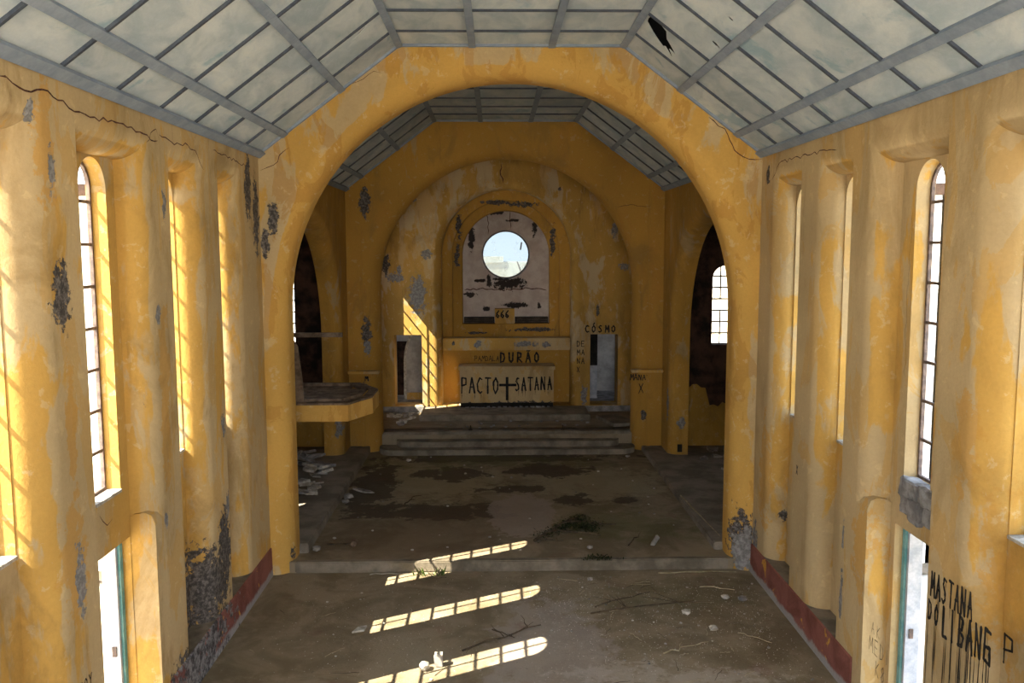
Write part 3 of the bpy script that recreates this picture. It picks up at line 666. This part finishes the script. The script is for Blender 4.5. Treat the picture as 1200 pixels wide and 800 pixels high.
crack([(-1.3,4.45),(-.8,4.50),(0,4.45),(.6,4.5),(1.4,4.45)], cross(28.45), w_apse, .03)
crack([(-.55,7.0),(-.5,6.5),(-.52,6.25)], cross(28.45), w_apse, .02); crack([(.2,7.0),(.22,6.4)], cross(28.45), w_apse, .02)
crack([(3.0,6.9),(3.55,6.95),(3.9,6.92)], cross(23.7), w_d2, .012)

# ------------------------------------------------------------ painted writing
G = {'P':[[(0,0),(0,1),(.6,.95),(.62,.55),(0,.45)]],'A':[[(0,0),(.35,1),(.7,0)],[(.12,.38),(.6,.4)]],'C':[[(.65,.9),(.3,1),(0,.6),(.05,.2),(.35,0),(.65,.1)]],
'T':[[(0,1),(.75,1)],[(.38,1),(.36,0)]],'O':[[(.35,1),(.05,.7),(.05,.25),(.35,0),(.62,.25),(.65,.7),(.35,1)]],'S':[[(.6,.95),(.3,1),(.05,.75),(.5,.45),(.55,.15),(.25,0),(0,.1)]],
'N':[[(0,0),(.03,1),(.6,0),(.65,1)]],'D':[[(0,0),(0,1),(.5,.85),(.65,.45),(.45,.08),(0,0)]],'U':[[(0,1),(.05,.2),(.35,0),(.6,.2),(.65,1)]],'R':[[(0,0),(0,1),(.55,.9),(.5,.55),(0,.45),(.65,0)]],
'Ã':[[(0,0),(.35,1),(.7,0)],[(.12,.38),(.6,.4)],[(.15,1.2),(.3,1.3),(.45,1.18),(.6,1.28)]],'M':[[(0,0),(.1,1),(.4,.35),(.7,1),(.8,0)]],'Ó':[[(.35,1),(.05,.7),(.05,.25),(.35,0),(.62,.25),(.65,.7),(.35,1)],[(.3,1.2),(.5,1.4)]],
'L':[[(0,1),(0,0),(.6,.02)]],'B':[[(0,0),(0,1),(.5,.9),(.45,.6),(0,.5),(.6,.35),(.5,.05),(0,0)]],'I':[[(.2,1),(.2,0)]],'G':[[(.7,.95),(.05,1),(0,.05),(.7,0),(.72,.5),(.3,.48)]],
'E':[[(.6,1),(0,1),(0,0),(.6,0)],[(0,.5),(.5,.5)]],'K':[[(0,1),(0,0)],[(.6,1),(0,.45),(.6,0)]],'6':[[(.5,1),(.1,.6),(.05,.2),(.35,0),(.55,.25),(.3,.45),(.08,.3)]],'X':[[(0,0),(.6,1)],[(0,1),(.6,0)]],'Y':[[(0,1),(.3,.5),(.6,1)],[(.3,.5),(.3,0)]]}
G['8'] = [[(.3,.5),(.05,.75),(.3,1),(.55,.75),(.3,.5),(.02,.22),(.3,0),(.58,.22),(.3,.5)]]
def write(text, m, u0, v0, h, adv, w, mat, par, slope=0, drips=0, flip=1, d=-.004, label=None, dl=(.2, .8), wob=.02, asp=1.0):
    for i, ch in enumerate(text):
        bm = bmesh.new()
        for st_ in G.get(ch, []):
            P = []
            for (a, b) in st_: P.append((u0+flip*(i*adv+a*h*.72*asp+random.uniform(-wob, wob)*h), v0+slope*i*adv+b*h+random.uniform(-wob, wob)*h))
            Q = [P[0]]
            for a, b in zip(P[:-1], P[1:]): Q += [((a[0]+b[0])/2+random.uniform(-.01, .01)*h, (a[1]+b[1])/2), b]
            ribbon(bm, Q, w, m, d, False)
            for q in Q[::2]:
                k = 8; bm.faces.new([bm.verts.new(m(q[0]+w*.5*cos(2*pi*j/k), q[1]+w*.5*sin(2*pi*j/k), d-.0008)) for j in range(k)])
            for k in range(drips):
                q = random.choice(Q); L = random.uniform(*dl); ribbon(bm, [(q[0], q[1]), (q[0]+.004, q[1]-L*.5), (q[0], q[1]-L)], w*.35, m, d-.001)
        o = obj('painted_letter', bm, mat, par)
# altar front: local frame of the altar
am = lambda u, v, d: Vector((u, .04+d, v))
write('PACTO', am, -1.40, .46, .48, .245, .05, M_BLK, al, slope=-.02, drips=1, label='black painted letters PACTO', dl=(.05, .3), asp=.60)
write('SATANA', am, .27, .52, .40, .20, .045, M_BLK, al, slope=.03, drips=2, label='black painted letters SATANA', dl=(.05, .4), asp=.58)
bm = bmesh.new()
for r_q in (rect(-.035, .05, .22, .95), rect(-.24, .30, .66, .74)): prism(bm, r_q, am, -.012, 0)
k = obj('cross', bm, M_BLK, al); k['label'] = 'flat black cross'
write('DURÃO', cross(27.7), -.12, 2.18, .30, .27, .055, M_BLK, w_ring, label='black painted word DURAO', asp=.9)
write('PAMDALA', cross(27.7), -.95, 2.22, .16, .115, .016, M_BLK, w_ring, label='thin black scribbled word', wob=.05)
write('CÓSMO', cross(27.0), 2.52, 3.20, .20, .205, .04, M_BLK, w_p3, label='black painted word COSMO', asp=1.0)
for i, tx in enumerate(('DE', 'MA', 'NA', 'X')): write(tx, cross(27.0), 2.26, 2.75-i*.27, .17, .14, .02, M_BLK, w_p3, label='small black letters %s' % tx)
write('666', lambda u, v, d: Vector((u, 28.05+d, v)), -.26, 3.56, .24, .15, .04, M_BLK, w_ring, label='black painted number 666') if 0 else None
tb = bpy.data.objects['tabernacle_block']
k = write('666', cross(28.05), -.26, 3.58, .22, .15, .045, M_BLK, tb, label='black painted number 666')
write('MANAY', cross(23.7), 3.42, 2.18, .17, .11, .022, M_BLK, w_d2, wob=.05, label='black scribbled letters'); write('X', cross(23.7), 3.66, 1.82, .26, .1, .022, M_BLK, w_d2)
write('M', cross(23.7), -3.86, 2.20, .15, .1, .03, M_BLK, w_d2, label='black letter M')
# right wall tag with long drips (reads from near left to right as y falls)
sl_ = .12
write('MASTANA', mR, 8.80, 2.12, .26, .12, .030, M_BLK, wr_, slope=.10, drips=1, flip=-1, label='black painted word MASTANA', dl=(.05, .5), asp=.55)
write('DO', mR, 8.82, 1.86, .20, .13, .030, M_BLK, wr_, slope=.0, drips=3, flip=-1, label='black painted word DO', dl=(.4, 1.0), asp=.6)
write('LIBANG', mR, 8.52, 1.80, .31, .15, .040, M_BLK, wr_, slope=.14, drips=5, flip=-1, label='black painted word LIBANG with long drips', dl=(.4, 1.2), asp=.6)
write('MEDI', mR, 10.20, .86, .18, .15, .012, M_FAINT, wr_, flip=-1, slope=.06, label='faint scratched letters MEDI'); write('K8', mR, 10.0, .62, .18, .15, .012, M_FAINT, wr_, flip=-1, slope=.06, label='faint scratched letters K8')
write('AK', mR, 10.15, 1.10, .14, .15, .010, M_FAINT, wr_, flip=-1)
write('GAY', mL, 8.05, 1.45, .13, .12, .016, M_BLK, wl_, label='small black scribble on left pier') if 0 else write('COY', mL, 8.05, 1.50, .12, .10, .016, M_BLK, wl_, label='small black scribble on left pier')
write('X', mR, 12.95, 2.35, .13, .1, .02, M_BLK, wr_, flip=-1)
write('P', side(1, 4.601), 7.95, 1.80, .28, .1, .03, M_BLK, wr_, flip=-1, label='black letters on the niche wall at the right edge') 
# ------------------------------------------------------------ debris
def rock(name, c, r, mat, flat=.6, par=None, n=1):
    bm = bmesh.new(); bmesh.ops.create_icosphere(bm, subdivisions=n, radius=1)
    for v in bm.verts: v.co = Vector((v.co.x*r*random.uniform(.75, 1.2), v.co.y*r*random.uniform(.75, 1.2), v.co.z*r*flat*random.uniform(.8, 1.1)))
    zmin = min(v.co.z for v in bm.verts)
    for v in bm.verts: v.co.z -= zmin
    o = obj(name, bm, mat, par, loc=c); o.rotation_euler.z = random.uniform(0, 6); return o
def slab(name, c, sx, sy, sz, mat, tilt=.2, rz=None):
    bm = bmesh.new(); n = random.randint(4, 6); P = []
    for k in range(n):
        t = 2*pi*k/n+random.uniform(-.3, .3); P.append((sx*cos(t)*random.uniform(.75, 1.1), sy*sin(t)*random.uniform(.75, 1.1)))
    prism(bm, P, up_, 0, sz); o = obj(name, bm, mat, loc=c); o.rotation_euler = (random.uniform(-tilt, tilt), random.uniform(-tilt, tilt), random.uniform(0, 6) if rz is None else rz); return o
def bent(a, b, n=5, amp=.04, sag=0):
    a, b = Vector(a), Vector(b); out = []
    for k in range(n+1):
        p = a.lerp(b, k/n)
        if 0 < k < n: p = p+Vector((random.uniform(-amp, amp), random.uniform(-amp, amp), random.uniform(0, amp*.6)))
        out.append(p)
    return out
def twig(name, a, b, r, mat, branches=0, label=None, cat='twig', group=None, amp=.04, z=0):
    a = Vector(a+(z+r,)) if len(a) == 2 else Vector(a); b = Vector(b+(z+r,)) if len(b) == 2 else Vector(b)
    P = bent(a, b, 6, amp); org = a.copy(); org.z -= r
    root = empty(name, org) if branches else None
    bm = bmesh.new(); tube(bm, [p-org for p in P], [r*(1-.5*k/6) for k in range(7)], 6)
    if not branches:
        o = obj(name, bm, mat, loc=org)
    else:
        obj('stem', bm, mat, root); o = root
        for k in range(branches):
            s = P[random.randint(1, 5)]; ang = random.uniform(0, 6.28); L = (b-a).length*random.uniform(.15, .35)
            e2 = s+Vector((cos(ang)*L, sin(ang)*L, random.uniform(0, .05)))
            bm = bmesh.new(); tube(bm, [p-org for p in bent(s, e2, 3, amp*.5)], [r*.6, r*.5, r*.4, r*.25], 5); obj('side_twig', bm, mat, root)
    if label: tag(o, label, cat, group)
    return o
twig('twig', (-.79,12.05), (.39,12.89), .014, M_TWIG, 4, 'dark crooked forked twig between the two nearest sun patches')
twig('twig', (-.36,12.75), (-.02,12.45), .012, M_TWIG, 2, 'short dark twig crossing the forked twig by the sun patches')
twig('twig', (1.2,13.3), (2.95,13.75), .013, M_TWIG, 5, 'long thin dark twig lying across the right half of the nave floor')
twig('twig', (1.3,13.55), (2.3,14.15), .010, M_TWIG, 3, 'thin dark twig just beyond the long twig on the right')
twig('twig', (2.6,15.0), (4.0,15.02), .014, M_STRAW, 1, 'pale thin stick lying along the foot of the right arch jamb')
twig('twig', (3.2,14.35), (3.75,14.2), .013, M_STRAW, 0, 'short pale stalk near the red plinth on the right')
twig('twig', (3.35,12.55), (3.75,12.2), .009, M_STRAW, 0, 'thin straw near the grey plinth foot, right foreground')
twig('twig', (2.1,11.9), (2.7,12.2), .010, M_STRAW, 2, 'small reddish stalk on the pale floor patch, right foreground')
twig('rod', (-2.55,15.06), (-1.85,15.09), .010, M_PEB, 0, 'pale straight rod lying at the foot of the chancel step', 'rod')
twig('rod', (3.78,18.7,.36), (3.95,15.95,.36), .016, M_STRAW, 0, 'long thin pole lying along the right chapel kerb', 'rod', amp=.01)
twig('twig', (-2.3,18.6), (-2.15,19.3), .016, M_TWIG, 2, 'small dark forked twig on the left of the chancel floor', z=.2)
twig('twig', (2.2,15.9), (2.5,16.5), .012, M_TWIG, 1, 'dark twig right of the mossy branch on the chancel floor', z=.2)
h_ = tag(empty('mallet', (-3.5, 16.07, .2)), 'dark long-handled mallet lying on the chancel floor at left', 'mallet')
bm = bmesh.new(); tube(bm, [(0, 0, .03), (.5, 0, .03)], .016, 8); obj('handle', bm, M_TWIG, h_)
bm = bmesh.new(); tube(bm, [(.52, -.08, .055), (.52, .08, .055)], .055, 10); obj('head', bm, M_WOOD, h_)
# straws and twiglets scattered: 40 alike
for k in range(46):
    x, y = (random.uniform(1.0, 4.0), random.uniform(9.5, 15.0)) if k < 32 else (random.uniform(-3.9, 1), random.uniform(10.0, 15.0))
    a = random.uniform(0, 6.28); L = random.uniform(.12, .4)
    twig('straw', (x, y), (x+cos(a)*L, y+sin(a)*L), .005, M_STRAW if k % 2 else M_TWIG, 0, 'short loose stalk scattered on the nave floor', 'straw', 'loose stalks on the nave floor', .015)
# mossy fallen branch
br = tag(empty('fallen_branch', (.44, 16.17, .2)), 'dark mossy fallen branch with tangled leaves on the chancel floor', 'branch')
for i, (a, b, r) in enumerate((((0,0,.03),(.7,.95,.10),.035),((.7,.95,.10),(1.1,1.5,.05),.028),((.35,.5,.06),(1.3,.25,.04),.025),((.7,.95,.1),(1.7,.95,.03),.022),((.1,.1,.03),(.55,.02,.02),.018))):
    bm = bmesh.new(); tube(bm, bent(a, b, 6, .05), [r*(1-.08*k) for k in range(7)], 7); obj('limb', bm, M_TWIG, br)
bm = bmesh.new()
for k in range(900):
    t = random.random(); c = random.choice([(0.1+.6*t, .15+.75*t), (.7+.4*t, .95+.4*t), (.5+.9*t, .7+.25*t), (.9+.3*t, .9-.3*t)])
    p = Vector((c[0]+random.gauss(0, .07), c[1]+random.gauss(0, .10), abs(random.gauss(.04, .05)))); u = Vector((random.gauss(0, 1), random.gauss(0, 1), random.gauss(0, .5))).normalized()*.035; v = u.cross(Vector((random.random(), random.random(), 1))).normalized()*.016
    bm.faces.new([bm.verts.new(q) for q in (p-u, p+v, p+u, p-v)])
o = obj('leaf_tangle', bm, M_MOSS, br); o['kind'] = 'stuff'
bm = bmesh.new()
bp_ = tag(empty('leafy_clump', (1.55, 15.2, .2)), 'small dark clump of leaves on the chancel step edge', 'branch')
bm = bmesh.new()
for k in range(200):
    p = Vector((random.gauss(0, .14), random.gauss(0, .03), abs(random.gauss(.02, .03)))); u = Vector((random.gauss(0, 1), random.gauss(0, 1), random.gauss(0, .5))).normalized()*.03; v = u.cross(Vector((0, .3, 1))).normalized()*.014
    bm.faces.new([bm.verts.new(q) for q in (p-u, p+v, p+u, p-v)])
k_ = obj('leaf_tangle', bm, M_MOSS, bp_); k_['kind'] = 'stuff'
bm = bmesh.new(); tube(bm, bent((-.25, 0, .02), (.25, .03, .02), 4, .02), .012, 5); obj('limb', bm, M_TWIG, bp_)
bm = bmesh.new()
we = tag(empty('weed', (-1.45, 15.02, .0)), 'small green weed growing at the chancel step in the sun patch', 'plant')
M_WEED = simple('green_weed', (.06, .10, .02), (.16, .20, .05), 7, .8)
for k in range(34):
    a = random.uniform(0, 6.28); p = Vector((random.uniform(-.3, .3), random.uniform(-.06, .05), 0)); q = p+Vector((cos(a)*.10, sin(a)*.08-.02, random.uniform(.06, .2))); s = Vector((-sin(a), cos(a), 0))*.016
    bm.faces.new([bm.verts.new(v) for v in (p-s*.5, p+s*.5, (p+q)/2+s, q, (p+q)/2-s)])
k_ = obj('leaves', bm, M_WEED, we); k_['kind'] = 'stuff'
# distinct stones
tag(rock('stone', (-1.29, 11.5, 0), .075, M_PEB, .9, n=2), 'round pale stone left of the upright broken brick', 'stone')
b_ = tag(empty('broken_brick', (-1.1, 11.62, 0)), 'upright broken buff brick beside the nearest sun patch', 'brick')
bm = bmesh.new(); box(bm, -.06, .06, -.05, .05, 0, .17, .01); bmesh.ops.bevel(bm, geom=bm.edges[:], offset=.012, segments=2, affect='EDGES'); obj('body', bm, M_RUB, b_)
bobj('mortar_cap', (-.055, .055, -.045, .045, .165, .185), M_PEB, b_)
tag(slab('flat_stone', (-2.37, 12.8, .0), .16, .09, .025, M_PEB, .05), 'flat pale stone flake left of the second sun patch', 'stone')
tag(slab('flat_stone', (-3.36, 19.77, .2), .28, .12, .04, M_RUB, .05), 'long flat grey stone beside the left chancel kerb', 'stone')
tag(rock('stone', (-3.6, 19.2, .2), .12, M_RUB), 'grey stone below the long flat stone by the left kerb', 'stone')
tag(rock('stone', (-3.62, 18.85, .2), .10, M_RUB), 'darker grey stone lowest of the three by the left kerb', 'stone')
tag(rock('stone', (-3.5, 16.0, .2), .0901, M_RUB) if 0 else rock('stone', (-3.62, 15.75, .2), .10, M_RUB), 'grey stone below the mallet handle on the left', 'stone')
o = tag(slab('shard', (2.66, 15.95, .2), .05, .05, .24, M_RUB, .0), 'grey shard standing upright near the right end of the chancel step', 'stone'); o.rotation_euler = (.5, .35, 0)
tag(rock('stone', (1.45, 15.75, .2), .07, M_RUB), 'small grey stone right of the mossy branch', 'stone')
tag(rock('stone', (3.0, 12.65, 0), .07, M_PEB, n=2), 'small white pebble alone in the right foreground', 'stone')
tag(rock('stone', (2.72, 13.25, 0), .08, M_PEB), 'pale crumbled stone below the long twig', 'stone')
tag(rock('stone', (3.75, 13.75, 0), .09, M_RUB), 'grey lump near the right red plinth', 'stone')
tag(rock('stone', (3.5, 13.85, 0), .075, M_PEB), 'pale lump left of the grey lump by the right plinth', 'stone')
tag(rock('stone', (1.35, 14.7, 0), .06, M_PEB), 'pale pebble below the leafy clump on the step', 'stone')
tag(rock('stone', (3.25, 22.9, .2), .07, M_PEB), 'pale stone at the right end of the altar steps', 'stone')
tag(rock('stone', (-2.6, 22.6, .2), .08, M_PEB), 'pale stone at the left foot of the altar steps', 'stone')
# pebbles
for k in range(120):
    x, y = random.uniform(-3.9, 4.1), random.uniform(9, 15)
    if k % 3: x = random.uniform(.8, 4.15)
    tag(rock('pebble', (x, y, 0), random.uniform(.008, .026), (M_PEB, M_RUB, M_RUB)[k % 3]), 'tiny crumb of plaster scattered on the nave floor', 'pebble', 'crumbs on the nave floor')
for k in range(50):
    x, y = random.uniform(-3.6, 3.7), random.uniform(15.4, 23.1)
    tag(rock('pebble', (x, y, .2), random.uniform(.015, .04), (M_PEB, M_RUB)[k % 2]), 'tiny crumb of plaster scattered on the chancel floor', 'pebble', 'crumbs on the chancel floor')
# grit swept along the walls: uncountable
bm = bmesh.new()
for k in range(3200):
    if k % 4 < 2: x, y, z = random.uniform(.2, 4.1), random.triangular(9, 15.0, 14), 0
    elif k % 4 == 2: x, y, z = random.uniform(-3.6, 3.6), random.uniform(8.5, 15.0), 0
    else: x, y, z = random.uniform(-3.7, 3.7), random.uniform(9.0, 15.0), 0
    r = random.uniform(.003, .009); c = Vector((x, y, z)); a = random.uniform(0, 6)
    t = [bm.verts.new(c+Vector((r*cos(a+q*2.1), r*sin(a+q*2.1), 0))) for q in range(3)]; ap = bm.verts.new(c+Vector((0, 0, r*1.2)))
    for q in range(3): bm.faces.new((t[q], t[(q+1) % 3], ap))
tag(obj('floor_grit', bm, M_PEB), 'fine grit and dust grains strewn over the concrete floor', 'grit', kind='stuff')
# rubble heap in the left chapel: broken slabs
for k in range(64):
    t = k/64; x = random.uniform(-5.6, -4.35) if k % 3 else random.uniform(-7.0, -5.5); y = random.uniform(18.6, 22.4)
    if x > -4.9: y = random.uniform(18.8, 21.6)
    z = .38+max(0, (1-abs(y-21.0)/3))*random.uniform(0, .32)*(1 if x < -4.6 else .4)
    tag(slab('rubble_slab', (x, y, z), random.uniform(.14, .34), random.uniform(.1, .22), random.uniform(.03, .07), (M_RUB, M_CEM, M_PEB)[k % 3 if k % 5 else 2], .28), 'broken grey slab in the rubble heap under the pulpit', 'rubble', 'rubble heap under the pulpit')
for k in range(14):
    tag(slab('rubble_slab', (random.uniform(5.0, 7.0), random.uniform(20.5, 23.3), .34), random.uniform(.08, .2), random.uniform(.08, .15), .05, M_RUB, .2), 'dark rubble piece on the right chapel floor', 'rubble', 'rubble in the right chapel')
for k in range(22):
    tag(slab('rubble_slab', (random.uniform(-3.6, -2.75), random.uniform(25.0, 26.8), .70), random.uniform(.08, .2), random.uniform(.06, .14), random.uniform(.03, .10), (M_RUB, M_PEB)[k % 2], .3), 'pale plaster lump heaped before the left doorway', 'rubble', 'plaster heap before the left doorway')
for k in range(26):
    tag(rock('crumb', (random.uniform(-1.8, 2.4), random.uniform(24.4, 25.4), .70), random.uniform(.02, .06), (M_RUB, M_CEM)[k % 2]), 'small crumb on the sanctuary platform before the altar', 'rubble', 'crumbs before the altar')
o = tag(bobj('leaning_slab', (-.35, .35, -.7, .7, 0, .09), M_STONE), 'stone slab lying askew at the right of the altar platform', 'slab'); o.location = (3.25, 25.3, .70); o.rotation_euler = (0, 0, .25)
for x, y in ((-.8-.2, 24.2), (1.6, 24.2)):
    o = tag(empty('candle_peg', (x, y, .70)), 'small dark peg standing on the %s side of the top step' % ('left' if x < 0 else 'right'), 'peg')
    bm = bmesh.new(); tube(bm, [(0, 0, 0), (0, 0, .14)], .016, 6); obj('pin', bm, M_TWIG, o); bm = bmesh.new(); tube(bm, [(0, 0, 0), (0, 0, .02)], .06, 8); obj('foot', bm, M_TWIG, o)
bobj('socket_recess', (4.52, 4.64, 22.56, 22.62, .42, .62), M_DARK, wcr); bobj('socket_recess', (-4.78, -4.66, 22.5, 22.58, .42, .62), M_DARK, wcl) if 0 else None

# ------------------------------------------------------------ outside
struct(bobj('floor_ground', (-150, 150, -100, 190, -.6, -.35), M_SAND))
hs = tag(empty('distant_house', (-2.3, 62, -.35)), 'flat-roofed sandy house seen through the round window', 'building')
bobj('wall', (-3, 40, 0, 6, 0, 5.2), M_HOUSE, hs); bobj('parapet', (-3.2, 2.6, -.2, 6, 5.2, 5.6), M_HOUSE, hs); bobj('roof_tank', (-1.6, 1.0, 1, 4, 5.6, 6.5), M_HOUSE, hs)
bobj('window', (-1.5, -.4, -.05, .1, 2.2, 3.6), M_DARK, hs)
tr = tag(empty('bare_tree', (1.2, 45, -.35)), 'bare forked tree seen through the round window', 'tree')
bm = bmesh.new(); tube(bm, [(0, 0, 0), (.05, 0, 3), (.0, 0, 4.6)], [.14, .10, .07]); obj('trunk', bm, M_WOOD, tr)
for b in ((.75, 5.9), (-.35, 5.5), (.25, 5.3)):
    bm = bmesh.new(); tube(bm, [(0, 0, 4.3), (b[0]*.5, 0, 4.3+(b[1]-4.3)*.6), (b[0], 0, b[1])], [.06, .045, .03]); obj('branch', bm, M_WOOD, tr)
